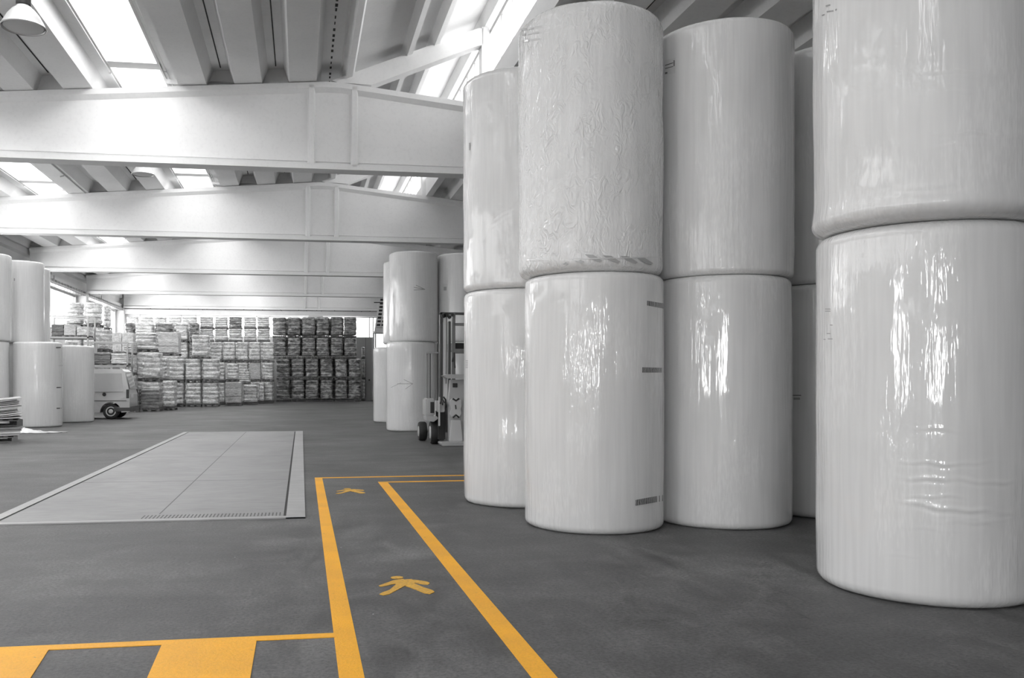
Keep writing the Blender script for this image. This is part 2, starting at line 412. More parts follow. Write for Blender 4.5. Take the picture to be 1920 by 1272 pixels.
# ------------------------------------------------------------ girders
def ipoly(w, wf, hb, z0, z1):
    return [(-wf/2, z0), (wf/2, z0), (wf/2, z0+hb), (w/2-.05, z0+hb), (w/2-.05, z0+hb+.07), (w/2, z0+hb+.08), (w/2, z1-hb-.11), (wf/2, z1-hb), (wf/2, z1), (-wf/2, z1), (-wf/2, z1-hb), (-w/2, z1-hb-.11), (-w/2, z0+hb+.08), (-w/2+.05, z0+hb+.07), (-w/2+.05, z0+hb), (-wf/2, z0+hb)]
def girder():
    q = MB(); xs = [-12.9, .62, .98, 14.9]; zs = [soff(-12.9)-.005, 9.03, 9.03, soff(14.9)-.005]
    base = len(q.v); k = 16
    for x, z in zip(xs, zs):
        for yy, zz in ipoly(.28, .50, .13, 6.85, z): q.v.append((x, yy+.25, zz))
    for i in range(3):
        for j in range(k): q.f.append((i*k+j, i*k+(j+1) % k, (i+1)*k+(j+1) % k, (i+1)*k+j))
    q.f.append(tuple(range(k))); q.f.append(tuple(range(4*k-1, 3*k-1, -1)))
    return q
names = ['nearest overhead white girder just above the picture', 'nearest white pitched roof girder in view, with open lantern rafter above it',
 'second white pitched roof girder, behind the nearest one', 'third white roof girder from the camera, above the far roll columns',
 'fourth white roof girder, shallow band above the pallet stacks', 'last roof girder against the far wall']
gm = None
for i, y in enumerate(BEAM_Y):
    if i == 0: pass
    t = thing('roof_girder', (0, y, 0), names[i], 'roof beam', 'white roof girders across the hall')
    if gm is None:
        parts = []
        parts.append(girder().build('beam', M_beam, t))
        for x in (.25, 1.32):
            q = MB().prism([(x-.10, .12), (x-.06, .0), (x+.06, .0), (x+.10, .12)], 'z', 6.93, 8.94)
            parts.append(q.build('stiffener', M_beam, t))
        q = MB().prism([(.9, 9.04), (1.75, 9.02), (4.45, 10.16), (4.62, 10.2), (4.62, 10.62), (4.5, 10.62), (.75, 9.08)], 'y', .04, .42)
        parts.append(q.build('lantern_rafter', M_beam, t))
        parts.append(MB().box(4.58, 4.78, .04, .42, soff(4.7)-.03, 10.66).build('lantern_post', M_beam, t))
        gm = parts
    else:
        for p in gm: c = p.copy(); C.collection.objects.link(c); c.parent = t

# ------------------------------------------------------------ lamps
def lamp(loc, label):
    x, y, z = loc; t = thing('high_bay_lamp', loc, label, 'lamp', 'high bay lamps under the roof')
    R = .31
    prof = [(R, 0), (R+.012, .012), (R*.97, .035), (R*.86, .10), (R*.72, .18), (R*.52, .26), (R*.34, .31), (R*.30, .33), (R*.26, .31), (R*.48, .245), (R*.69, .165), (R*.83, .09), (R*.93, .03), (R*.97, .004)]
    q = MB().lathe(prof, 64, cap=False)
    for i, p in enumerate(q.v):
        a = math.atan2(p[1], p[0]); r = math.hypot(p[0], p[1])
        if .03 < p[2] < .30: k = 1+.012*math.cos(a*32); q.v[i] = (p[0]*k, p[1]*k, p[2])
    q.build('reflector', M_lampg, t, smooth=True)
    MB().lathe([(.02, .0), (.27, .01), (.28, .02), (.02, .022)], 40).build('lens', M_lens, t, smooth=True)
    MB().lathe([(.08, .31), (.105, .34), (.105, .52), (.07, .56), (.02, .57)], 24).build('ballast_housing', M_black, t, smooth=True)
    top = soff(x)+.41
    MB().lathe([(.015, .56), (.015, top-z)], 10).build('suspension_rod', M_steel, t)
M_lampg = mat('ribbed_acrylic', .62, .3, 0, .5, .1); M_lens = mat('lamp_lens', .55, .3)
def at(px, py, d): X, Y = W((px-CX)/F*d, d); return (X, Y, CH+(HY-py)/F*d)
lamp(at(44, 53, 13.0), 'bell shaped high bay lamp hanging at the top left corner')
lamp(at(268, 328, 25.5), 'small high bay lamp seen just under the nearest girder')
# sprinkler pipe
pA = at(120, 327, 29); pB = at(176, 357, 29)
t = thing('ceiling_conduit', pA, 'thin conduit with a small bracket below the second bay roof', 'conduit')
zc = soff(pA[0])+.02
MB().tube([(0, -2, zc-pA[2]-.03), (0, 3.5, zc-pA[2]-.03)], .02).build('pipe', M_steel, t); MB().tube([(0, 0, zc-pA[2]-.03), (0, 0, -.05), (-.12, 0, -.08)], .02).build('bracket', M_steel, t)

# ------------------------------------------------------------ weighbridge in the floor
wbX0, wbX1, wbY0, wbY1 = -3.50, .045, 10.25, 27.4
t = thing('weighbridge', ((wbX0+wbX1)/2, wbY0, 0), 'long grey steel floor weighbridge set flush in the asphalt with a pale border', 'weighbridge')
ox, oy = (wbX0+wbX1)/2, wbY0
def L(q): q.v = [(x-ox, y-oy, z) for x, y, z in q.v]; return q
L(MB().box(wbX0+.16, wbX1-.25, wbY0+.16, wbY1-.12, .001, .012)).build('deck', M_deck, t)
L(MB().box(wbX0, wbX0+.13, wbY0, wbY1, .001, .016).box(wbX1-.22, wbX1, wbY0, wbY1, .001, .016).box(wbX0, wbX1, wbY0, wbY0+.13, .001, .0155).box(wbX0, wbX1, wbY1-.1, wbY1, .001, .0155)).build('border', M_curb, t)
L(MB().box(wbX0+.13, wbX0+.16, wbY0+.13, wbY1-.1, .001, .006).box(wbX1-.25, wbX1-.22, wbY0+.13, wbY1-.1, .001, .006).box(wbX0+.13, wbX1-.22, wbY0+.13, wbY0+.16, .001, .006)).build('edge_gap', M_joint, t)
q = MB()
for i in range(38): x = wbX1-.30-i*.042; q.box(x, x+.014, wbY0+.18, wbY0+.42, .012, .0135)
L(q).build('grating_slots', mat('grate_gap', .09, .7), t)
q = MB().box(-1.66, -1.645, wbY0+.5, wbY1-.12, .012, .0128)
for y in (14.2, 18.6, 22.9): q.box(wbX0+.16, wbX1-.25, y, y+.012, .012, .0128)
L(q).build('plate_seam', mat('seam_dark', .12, .7), t)

# ------------------------------------------------------------ floor paint
def flat(poly, z=.003): q = MB(); q.prism(poly, 'z', .0005, z); return q
PZ = [.002]
def paint(name, poly, label, cat, m=M_yel, group='yellow walkway markings'):
    PZ[0] += .0005
    cx = sum(p[0] for p in poly)/len(poly); cy = sum(p[1] for p in poly)/len(poly)
    q = flat([(x-cx, y-cy) for x, y in poly], PZ[0]); return tag(q.build(name, m, loc=(cx, cy, 0)), label, cat, group)
XL0, XL1, XR0, XR1 = .215, .335, 1.20, 1.335
paint('painted_line', [(XL0-.02, 2.0), (XL1+.0, 2.0), (XL1, 14.47), (XL0, 14.47)], 'left long yellow line of the walkway, running away from the camera', 'floor marking')
paint('painted_line', [(XR0+.03, 2.0), (XR1+.03, 2.0), (XR1-.01, 13.72), (XR0-.02, 13.72)], 'right long yellow line of the walkway, slanting towards the rolls', 'floor marking')
paint('painted_line', [(XL1, 14.36), (9, 14.42), (9, 14.54), (XL1, 14.47)], 'upper thin yellow crossing line where the walkway turns right', 'floor marking')
paint('painted_line', [(XR1-.01, 13.61), (9, 13.66), (9, 13.76), (XR1-.01, 13.72)], 'lower thin yellow crossing line where the walkway turns right', 'floor marking')
paint('painted_line', [(-6, 5.485), (XL0-.003, 5.485), (XL0-.003, 5.575), (-6, 5.6)], 'thin yellow line along the top of the floor stripes at lower left', 'floor marking')
paint('painted_stripe', [(-1.475, 5.49), (-1.43+.05, 4.4), (-2.1, 4.4), (-2.1, 5.49)], 'broad yellow floor stripe cut by the left edge of the photo', 'floor marking')
paint('painted_stripe', [(-.83, 5.49), (-.80, 4.3), (-.27, 4.3), (-.27, 5.49)], 'broad yellow block stripe beside the walkway line', 'floor marking')
# walking figures
def stroke(pts, w0, w1):
    pts = [Vector((*p, 0)) for p in pts]; Lf = []; Rt = []
    for k, p in enumerate(pts):
        d = (pts[min(k+1, len(pts)-1)]-pts[max(k-1, 0)]).normalized(); nn = Vector((-d.y, d.x, 0)); w = w0+(w1-w0)*k/(len(pts)-1)
        Lf.append(p+nn*w/2); Rt.append(p-nn*w/2)
    return [(p.x, p.y) for p in Lf+Rt[::-1]]
def px(x, y): return G(620+x*280/1272, 860+y*280/1272)
c0 = px(640, 1085)
def rel(*l): return [(px(*p)[0]-c0[0], px(*p)[1]-c0[1]) for p in l]
def figure(loc, s, label, w=1.0):
    t = thing('walking_figure_marking', loc, label, 'floor marking', 'yellow walking figure signs on the floor')
    for nm, l in (('arm', [(408, 1090), (470, 1082), (600, 1040), (560, 1050)]),): pass
    body = rel((605, 1036), (690, 1030), (720, 1060), (680, 1082), (600, 1095), (545, 1070))
    def sh(ps): return [(x*s, y*s) for x, y in ps]
    flat(sh(body)).build('torso', M_yel2, t)
    flat(sh(rel((410, 1087), (440, 1076), (540, 1040), (620, 1030), (640, 1048), (560, 1068), (470, 1088), (425, 1096))), z=.0034).build('arm', M_yel2, t)
    flat(sh(rel((650, 1032), (740, 1040), (825, 1054), (845, 1066), (830, 1078), (790, 1077), (720, 1062), (640, 1056))), z=.0038).build('arm', M_yel2, t)
    flat(sh(rel((415, 1160), (440, 1146), (500, 1125), (565, 1070), (650, 1078), (600, 1106), (500, 1160), (450, 1170))), z=.0042).build('leg', M_yel2, t)
    flat(sh(rel((640, 1090), (690, 1058), (780, 1098), (870, 1128), (885, 1142), (850, 1158), (800, 1152), (710, 1115))), z=.0046).build('leg', M_yel2, t)
    c = px(565, 1018); r = (abs(px(620, 1018)[0]-px(512, 1018)[0])/2, .045)
    flat(sh([(c[0]-c0[0]+r[0]*math.cos(a*PI/12), c[1]-c0[1]+r[1]*math.sin(a*PI/12)) for a in range(24)] ), z=.005).build('head', M_yel2, t)
figure((c0[0], c0[1], 0), 1.0, 'larger worn yellow walking figure painted in the near walkway')
c2 = G(658, 921.5); figure((c2[0], c2[1], 0), 1.0, 'farther yellow walking figure painted where the walkway turns')

# ------------------------------------------------------------ paper rolls
def hit(px_, py_, cx_, cy_, R):
    """photo pixel -> (angle, height) on the near side of a standing roll"""
    r = (px_-CX)/F; dx, dy = W(r, 1); a = dx*dx+dy*dy; b = -2*(dx*cx_+dy*cy_); c = cx_*cx_+cy_*cy_-R*R
    D = max(b*b-4*a*c, 0); tt = (-b-math.sqrt(D))/(2*a)
    return math.atan2(dy*tt-cy_, dx*tt-cx_), CH+(HY-py_)/F*tt
def roll_mesh(R, H, seed, seg=96, rows=40, cr=.07, creases=(), sag=0, wob=.004, bulge=.01):
    q = MB(); prof = []
    for i in range(6): a = PI/2*i/5; prof.append((R-cr+cr*math.sin(a), cr-cr*math.cos(a)))
    for i in range(1, rows): prof.append((R, cr+(H-2*cr)*i/rows))
    for i in range(6): a = PI/2*i/5; prof.append((R-cr+cr*math.cos(a), H-cr+cr*math.sin(a)))
    prof = [(.075, .0), (.4*R, 0)]+prof+[(.4*R, H), (.078, H), (.075, H-.03), (.02, H-.03)]
    q.lathe(prof, seg, cap=True)
    for i, (x, y, z) in enumerate(q.v):
        r = math.hypot(x, y)
        if r < R*.5: continue
        a = math.atan2(y, x); nx, ny = x/r, y/r
        d = wob*noise.noise(Vector((nx*2+seed*3.1, ny*2, z*1.3)))*2 + .5*wob*noise.noise(Vector((nx*5+seed, ny*5, z*3+9)))
        d += bulge*(1-((z-H/2)/(H/2))**2)*.4
        for (ca, cz, la, tz, amp, wid) in creases:
            u = (a-ca+PI) % (2*PI)-PI
            if abs(u) < la:
                zc_ = cz+tz*u+.008*math.sin(u*9+cz*17)+.006*math.sin(u*23+cz*31); e = (z-zc_)/wid
                if abs(e) < 3: d += .6*amp*(math.exp(-e*e)-.7*math.exp(-(e+1.3)**2))*(1-(u/la)**2)*(.55+.6*noise.noise(Vector((u*5, cz*9, 2))))
        if sag and z < .35: d += sag*math.exp(-((z-.10)/.09)**2)*(.5+.5*noise.noise(Vector((nx*2.2, ny*2.2, 3.3))) + .3*math.cos(a-math.radians(200)))
        zz = z
        if z < .02: zz = z
        q.v[i] = (x+nx*d, y+ny*d, zz)
    return q
def roll(X, Y, z, R, H, label, seed, m=M_wrap, group=None, hi=False, rz=0, **kw):
    root = thing('paper_roll', (X, Y, z), label, 'paper roll', group)
    q = roll_mesh(R, H, seed, 256 if hi else 72, 220 if hi else 16, **kw)
    q.build('wrapped_body', m, root, smooth=True)
    MB().lathe([(.055, H-.05), (.075, H-.05), (.075, H+.004), (.055, H+.004)], 24, cap=False).build('core', M_core, root)
    root['R'] = R; return root
def patch(root, pts, m, name='print', off=.004, label=None):
    """pixel quad strips on the roll surface: pts = list of (x0,y0top,y0bot) columns"""
    R = root['R']+off; X, Y, Z = root.location; q = MB(); i = 0
    for (x_, yt, yb) in pts:
        a, z1 = hit(x_, yt, X, Y, R); a, z0 = hit(x_, yb, X, Y, R)
        for z_ in (z0, z1): q.v.append((R*math.cos(a), R*math.sin(a), z_-Z))
    for k in range(len(pts)-1): q.f.append((2*k, 2*k+2, 2*k+3, 2*k+1))
    i = len(q.v)
    for (x, y, z_) in list(q.v): s_ = (R-.003)/R; q.v.append((x*s_, y*s_, z_))
    for k in range(len(pts)-1): q.f.append((i+2*k, i+2*k+1, i+2*k+3, i+2*k+2))
    o = q.build(name, m, root)
    if label: o['label'] = label
    return o
def strip(root, x0, x1, yt0, yb0, yt1, yb1, m, name='print', n=8, off=.006, label=None):
    return patch(root, [(x0+(x1-x0)*k/n, yt0+(yt1-yt0)*k/n, yb0+(yb1-yb0)*k/n) for k in range(n+1)], m, name, off, label)
ang = lambda X, Y: math.atan2(-Y, -X)      # angle of the side that faces the camera
near = 'giant wrapped paper rolls on the right'
fx, fy = 4.773, 6.177; af = ang(fx, fy)
cr_low = [(af+.25, 1.02, .5, .03, .007, .012), (af+.35, .90, .62, -.02, .010, .014), (af+.1, .78, .30, .02, .005, .01), (af+.3, .70, .60, -.06, .012, .016), (af+.5, .62, .45, .05, .009, .014),
          (af+.15, .55, .4, 0, .004, .012), (af+.62, .60, .3, -.12, .008, .012), (af-.05, .36, .35, .02, .003, .01), (af+.1, 1.25, .25, 0, .005, .012)]
fr_lo = roll(fx, fy, 0, .763, 2.72, 'nearest giant wrapped roll on the floor at right, cut by the frame', 1, group=near, hi=True, creases=cr_low, cr=.085)
fr_up = roll(4.74, 6.12, 2.722, .785, 2.74, 'nearest upper roll at right, bulging over the roll below it', 2, group=near, hi=True, cr=.10, sag=.030,
             creases=[(af+.4, .98, .55, -.04, .008, .016), (af+.5, .55, .55, -.03, .010, .016), (af+.3, .50, .35, .03, .005, .012), (af+.1, .18, .7, .06, .008, .02), (af+.2, .86, .3, 0, .004, .01)])
a2 = ang(3.21, 9.39)
r2_lo = roll(3.205, 9.385, 0, .757, 2.715, 'lower roll with three printed bands on its right side, standing on the floor', 3, group=near, hi=True)
r2_up = roll(3.165, 9.40, 2.717, .785, 2.79, 'upper roll in crinkled loose film with a zigzag fold at its foot', 4, m=M_wrapc, group=near, hi=True, cr=.11, wob=.010,
             creases=[(a2-.6+k*.14, 2.2-.1*(k % 3), .30, 1.6-(k*.25), .006, .02) for k in range(6)]+[(a2+.4+k*.09, 2.3-.12*(k % 3), .22, -1.5+k*.4, .006, .02) for k in range(6)])
r3_lo = roll(4.735, 9.43, 0, .752, 2.72, 'lower roll on the floor between the banded roll and the nearest roll', 5, group=near, hi=True,
             creases=[(ang(4.7, 9.4)+.35, .75, .22, 0, .006, .012), (ang(4.7, 9.4)+.3, .58, .25, .1, .006, .012), (ang(4.7, 9.4)+.3, .48, .2, -.2, .006, .012), (ang(4.7, 9.4)+.3, 1.0, .12, .1, .005, .012)])
r3_up = roll(4.748, 9.45, 2.722, .77, 2.73, 'glossy upper roll with a paper label at its upper left edge', 6, group=near, hi=True, cr=.06)
r4_lo = roll(6.33, 9.85, 0, .76, 2.70, 'lower roll half hidden in the gap behind the nearest roll', 7, group=near, hi=True)
r4_up = roll(6.35, 9.85, 2.702, .765, 2.74, 'upper roll half hidden in the gap behind the nearest roll', 8, group=near, hi=True)
r1_lo = roll(2.885, 11.33, 0, .765, 2.74, 'leftmost lower roll of the right hand group, beside the forklift', 9, group=near, hi=True, wob=.006,
             creases=[(ang(2.9, 11.3)+.1+.05*k, .25+.16*k, .4, .5, .004, .02) for k in range(6)])
r1_up = roll(2.88, 11.33, 2.742, .77, 2.75, 'leftmost upper roll of the right hand group, under the girder end', 10, group=near, hi=True, wob=.006,
             creases=[(ang(2.9, 11.3)-.2+.1*k, .9+.1*k, .4, .4, .004, .02) for k in range(4)])
# prints and labels
strip(r2_lo, 1213, 1244, 564, 573, 569, 579, M_print, 'printed_band', label='dark printed band near the top')
strip(r2_lo, 1204, 1245, 689, 699, 690, 699, M_print, 'printed_band', label='dark printed band at mid height')
strip(r2_lo, 1192, 1243, 938, 949, 928.5, 940, M_print, 'printed_band', label='dark printed band near the floor')
strip(r3_up, 1246, 1266, 114, 141, 108, 137, M_label, 'paper_label')
strip(r3_up, 1247, 1262, 122, 123.5, 117, 118.5, M_inkd, 'label_print', off=.009); strip(r3_up, 1247, 1262, 128, 129.2, 124, 125.2, M_inkd, 'label_print', off=.009); strip(r3_up, 1247, 1251, 136, 139, 135, 138, M_inkd, 'label_print', off=.009); strip(r3_up, 1263, 1264.5, 113, 124, 113, 124, M_inkd, 'label_print', n=2, off=.009)
strip(r4_up, 1486, 1489, 132, 150, 132, 150, M_inkd, 'label_edge', n=2)
strip(r4_lo, 1487, 1502, 741, 742.5, 741, 742.5, M_inkd, 'printed_mark'); strip(r4_lo, 1488, 1500, 746, 750, 746, 750, M_ink, 'printed_mark')
M_inkl = mat('very_faint_ink', .60, .6, 0, .8, .1)
for (xa, xb, y) in ((976, 986, 54), (989, 1000, 52), (1003, 1016, 49), (978, 984, 64), (988, 1010, 61), (977, 990, 76), (994, 1012, 73)): strip(r2_up, xa, xb, y, y+3.5, y-1.5, y+2, M_inkl, 'printed_text', n=2)
for (xa, xb, y) in ((1548, 1556, 10), (1541, 1546, 28), (1550, 1562, 21), (1566, 1568, 18)): strip(fr_up, xa, xb, y, y+2.5, y-2, y+.5, M_ink, 'printed_mark', n=2)
for (xa, xb, y) in ((1547, 1557, 579), (1547, 1557, 583), (1556, 1561, 609), (1550, 1557, 625), (1544, 1548, 636), (1552, 1561, 635)): strip(fr_lo, xa, xb, y, y+1.6, y, y+1.6, M_ink, 'printed_mark', n=2)
for k in range(5): strip(r1_lo, 872.5, 877.5, 676+k*3.2, 677.6+k*3.2, 676+k*3.2, 677.6+k*3.2, M_ink, 'printed_mark', n=2)
strip(r1_lo, 892, 895, 673, 690, 673, 690, M_ink, 'printed_mark', n=2); strip(r1_up, 879.5, 881.5, 268, 282, 268, 282, M_ink, 'printed_mark', n=2)
# zigzag folds at the foot of the crinkled roll
R = r2_up['R']
def tri(p, nm='film_fold', m=M_film, off=.008):
    q = MB(); X, Y, Z = r2_up.location
    for s_ in (off, off-.005):
        for x_, y_ in p: a, z_ = hit(x_, y_, X, Y, R+s_); q.v.append(((R+s_)*math.cos(a), (R+s_)*math.sin(a), z_-Z))
    n_ = len(p); q.f = [tuple(range(n_)), tuple(range(2*n_-1, n_-1, -1))]+[(j, (j+1) % n_, n_+(j+1) % n_, n_+j) for j in range(n_)]
    q.build(nm, m, r2_up)
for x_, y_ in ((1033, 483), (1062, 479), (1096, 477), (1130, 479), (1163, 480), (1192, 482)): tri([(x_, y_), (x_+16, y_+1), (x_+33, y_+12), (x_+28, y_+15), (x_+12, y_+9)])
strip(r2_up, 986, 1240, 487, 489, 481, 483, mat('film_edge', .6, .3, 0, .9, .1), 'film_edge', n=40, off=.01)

# far right columns of rolls
fg = 'wrapped rolls stacked behind the forklift'
f1l = roll(3.412, 27.5, 0, .775, 2.77, 'far lower roll with an arrow drawn on it, left of the forklift', 11, group=fg)
f1u = roll(3.49, 27.5, 2.772, .765, 2.78, 'far upper roll with a small curled arrow mark, above the arrow roll', 12, group=fg)
f2l = roll(5.02, 27.6, 0, .765, 2.77, 'far lower roll standing directly behind the forklift mast', 13, group=fg)
f2u = roll(5.04, 27.6, 2.772, .765, 2.77, 'far upper roll above the forklift mast with a small square label', 14, group=fg)
f3l = roll(3.455, 33.2, 0, .765, 2.80, 'single roll standing farther back, left of the far roll column', 15, group=fg)
f4l = roll(3.58, 29.2, 0, .765, 2.77, 'lower roll hidden behind the arrow roll', 16, group=fg)
f4u = roll(3.46, 29.2, 2.772, .765, 2.72, 'upper roll showing only its left edge behind the far upper roll', 17, group=fg)
def mark(root, x0, y0, x1, y1, w=1.2): strip(root, x0, x1, y0-w/2, y0+w/2, y1-w/2, y1+w/2, M_ink, 'drawn_arrow', n=6, off=.01)
mark(f1u, 776, 539, 797, 543); mark(f1u, 780, 535, 797, 543); mark(f1u, 776, 544, 797, 543)
mark(f1l, 745, 720, 774, 720); mark(f1l, 757, 712, 774, 720); mark(f1l, 760, 730, 774, 720); mark(f1l, 733, 727, 752, 718, .8)
strip(f2u, 830, 838, 532, 545, 532, 545, M_label, 'paper_label', n=3); strip(f2u, 832, 837, 538, 545, 538, 545, M_ink, 'label_print', n=3, off=.009)
# left group
lg = 'wrapped rolls at the left edge'
HL = 2.86
l3 = roll(-8.84, 31.6, 0, .77, HL, 'wide lower roll with small dark print marks on its right, left group', 21, group=lg)
l4 = roll(-8.53, 34.9, 0, .765, HL, 'rightmost lower roll of the left group, in front of the van', 22, group=lg)
l2 = roll(-9.9, 32.95, 0, .77, HL, 'lower roll half hidden behind the wide roll of the left group', 23, group=lg)
l1 = roll(-10.36, 30.98, 0, .77, HL, 'leftmost lower roll behind the stack of cardboard sheets', 24, group=lg)
u1 = roll(-10.30, 31.0, HL+.002, .77, HL, 'leftmost upper roll touching the left edge of the photo', 25, group=lg)
u2 = roll(-9.74, 32.75, HL+.002, .77, HL-.02, 'tall upper roll of the left group, in front of the left windows', 26, group=lg)
l5 = roll(-10.2, 34.5, 0, .76, HL, 'hidden lower roll carrying the rear upper roll of the left group', 27, group=lg)
u3 = roll(-10.0, 34.5, HL+.002, .76, HL-.02, 'rear upper roll of the left group, only its right edge showing', 28, group=lg)
for (xa, y) in ((105, 651), (108, 685), (106, 726), (106, 765)): strip(l3, xa, xa+9, y, y+2.2, y-.3, y+1.9, M_inkd, 'printed_mark', n=3)
strip(u2, 26, 28, 522, 527, 522, 527, M_ink, 'printed_mark', n=2)

# ------------------------------------------------------------ pallets of wrapped goods
def goods_mat(name, lo, mid, hi, lay=4, band=0):
    m = mat(name, mid, .45, 0, .7, .12); n = N(m); oi = n.new('ShaderNodeObjectInfo')
    tc = n.new('ShaderNodeTexCoord'); ad = n.new('ShaderNodeVectorMath', operation='ADD'); n.link(tc.outputs['Object'], ad.inputs[0])
    mu = n.math('MULTIPLY', oi.outputs['Random'], 31); cb = n.new('ShaderNodeCombineXYZ'); n.link(mu, cb.inputs[0]); n.link(mu, cb.inputs[1]); n.link(cb.outputs[0], ad.inputs[1])
    def mp(s): q = n.new('ShaderNodeMapping'); q.inputs['Scale'].default_value = s; n.link(ad.outputs[0], q.inputs[0]); return q.outputs[0]
    a = n.noise(mp((1, 1, 3.2)), 2.4, 4, .6, .6); b = n.noise(mp((1, 1, 4)), 7, 4, .65, 1.0); c = n.noise(mp((.3, .3, 1)), 9, 2)
    sx = n.new('ShaderNodeSeparateXYZ'); n.link(tc.outputs['Object'], sx.inputs[0])
    fz_ = n.math('FRACT', n.math('MULTIPLY', n.math('SUBTRACT', sx.outputs[2], .14), lay/.86))
    k = n.ramp(a, [(.32, lo), (.48, mid), (.66, hi)]); k = n.mix(k, n.ramp(b, [(.3, .45), (.62, 1.3)]), .8, 'MULTIPLY')
    if band:
        bd = n.ramp(fz_, [(.22, 1), (.36, band), (.58, band), (.7, 1)])
        k = n.mix(k, bd, n.ramp(c, [(.42, 0), (.52, 1)]), 'MULTIPLY')
    n.link(k, n.p.inputs['Base Color']); n.bump(b, .5, .03, ('Normal', 'Coat Normal')); return m
M_gd = goods_mat('shade_tinted_film_over_print', .08, .28, .60, 4, .35)  # darker tint paints in the right block's backlit shade; the bands are print
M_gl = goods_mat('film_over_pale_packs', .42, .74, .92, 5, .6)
M_box = goods_mat('cardboard_packs', .40, .50, .58)
M_crate = goods_mat('dark_crates', .06, .13, .22)
M_wood = mat('pallet_wood', .17, .8)
def rrect(w, d, r, n=5):
    pts = []
    for cx_, cy_, a0 in ((w/2-r, d/2-r, 0), (-w/2+r, d/2-r, PI/2), (-w/2+r, -d/2+r, PI), (w/2-r, -d/2+r, 3*PI/2)):
        for k in range(n+1): a = a0+PI/2*k/n; pts.append((cx_+r*math.cos(a), cy_+r*math.sin(a)))
    # subdivide straight runs
    out = []
    for i, p in enumerate(pts):
        q = pts[(i+1) % len(pts)]; out.append(p); dd = math.hypot(q[0]-p[0], q[1]-p[1])
        if dd > .2:
            for k in range(1, 5): out.append((p[0]+(q[0]-p[0])*k/5, p[1]+(q[1]-p[1])*k/5))
    return out
def load_mesh(w, d, h, layers, r, seed, pinch=.03, wob=.02, z0=.14):
    rnd = random.Random(seed); q = MB(); base = rrect(w, d, r); n_ = len(base); zs = []
    for l in range(layers):
        for t_, s_ in ((0, -pinch), (.12, -.008), (.5, .008), (.88, -.008)): zs.append((z0+(h-z0)*(l+t_)/layers, s_))
    zs.append((h-.015, -.02)); zs.append((h, -.07))
    offs = [(rnd.uniform(-.018, .018), rnd.uniform(-.018, .018)) for _ in range(layers+1)]
    for zi, (z, s_) in enumerate(zs):
        l = min(zi//4, layers); ox_, oy_ = offs[l]
        for (x, y) in base:
            rr = math.hypot(x, y); k = (s_+wob*noise.noise(Vector((x*2.5+seed, y*2.5, z*5))))
            q.v.append((x+x/rr*k+ox_, y+y/rr*k+oy_, z+.012*noise.noise(Vector((x*3, y*3+seed, z)))))
    for a in range(len(zs)-1):
        for j in range(n_): q.f.append((a*n_+j, a*n_+(j+1) % n_, (a+1)*n_+(j+1) % n_, (a+1)*n_+j))
    q.f.append(tuple(range(n_))[::-1]); e = (len(zs)-1)*n_; q.f.append(tuple(e+j for j in range(n_))); return q
def pallet_mesh(w, d, h=.135):
    q = MB()
    for i in range(7): x = -w/2+i*(w-.1)/6; q.box(x, x+.1, -d/2, d/2, h-.022, h)
    for y in (-d/2, -.05, d/2-.1):
        q.box(-w/2, w/2, y, y+.1, h-.044, h-.022); q.box(-w/2, w/2, y, y+.1, 0, .022)
        for x in (-w/2, -.07, w/2-.14): q.box(x, x+.14, y, y+.1, .022, h-.044)
    return q
protos = {}
PM = {}
def proto(kind, i):
    key = (kind, i)
    if key in protos: return protos[key]
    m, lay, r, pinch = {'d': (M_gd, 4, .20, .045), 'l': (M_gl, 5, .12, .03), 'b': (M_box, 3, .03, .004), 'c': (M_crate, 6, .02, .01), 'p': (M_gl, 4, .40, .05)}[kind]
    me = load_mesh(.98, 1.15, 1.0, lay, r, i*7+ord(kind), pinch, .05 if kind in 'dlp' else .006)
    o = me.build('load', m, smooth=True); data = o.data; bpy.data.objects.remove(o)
    o = pallet_mesh(1.0, 1.15).build('p', M_wood); PM['m'] = o.data; bpy.data.objects.remove(o)
    protos[key] = data; return data
cnt = [0]
def pallet(x, y, z, w, h, kind, label, group, d=1.15, rz=0):
    cnt[0] += 1; i = cnt[0] % 4
    t = thing('wrapped_pallet', (x, y, z), label, 'pallet load', group, rz)
    data = proto(kind, i)
    o = bpy.data.objects.new('goods', data); C.collection.objects.link(o); o.parent = t; o.scale = (w/1.0, d/1.15, h-.006)
    if random.random() < .5: o.rotation_euler = (0, 0, PI)
    p = bpy.data.objects.new('wooden_pallet', PM['m']); C.collection.objects.link(p); p.parent = t; p.scale = (w/1.0, d/1.15, min(1, h))
    return t
ORD = ['first', 'second', 'third', 'fourth', 'fifth', 'sixth', 'seventh', 'eighth', 'ninth', 'tenth', 'eleventh', 'twelfth']
TIER = ['on the floor', 'second tier', 'third tier', 'fourth tier', 'fifth tier']
LOOK = {'d': 'grey wrapped goods', 'l': 'pale wrapped packs', 'b': 'plain pale boxed goods', 'c': 'dark crates', 'p': 'rounded wrapped packs'}
def column(name, group, x0, x1, Y, tops, kinds, d=1.15, dy=None, dx=None, where=''):
    """stack of pallets filling photo columns x0..x1 at depth Y, with tops (pixel rows) from the floor up"""
    xa, _ = YP(x0, 700, Y); xb, _ = YP(x1, 700, Y); z = 0
    for i, tp in enumerate(tops):
        zt = YP((x0+x1)/2, tp, Y)[1]
        pallet((xa+xb)/2+(dx[i] if dx else random.uniform(-.02, .02)), Y+d/2, z, xb-xa-.03, zt-z-.002, kinds[min(i, len(kinds)-1)], '%s, %s' % (LOOK[kinds[min(i, len(kinds)-1)]]+', '+name, TIER[i]), group, d)
        z = zt
gR = 'right block of dark pallets against the far wall'
lowx = [(518, 544), (546, 571), (572, 598), (600, 625), (628, 652), (653, 677)]
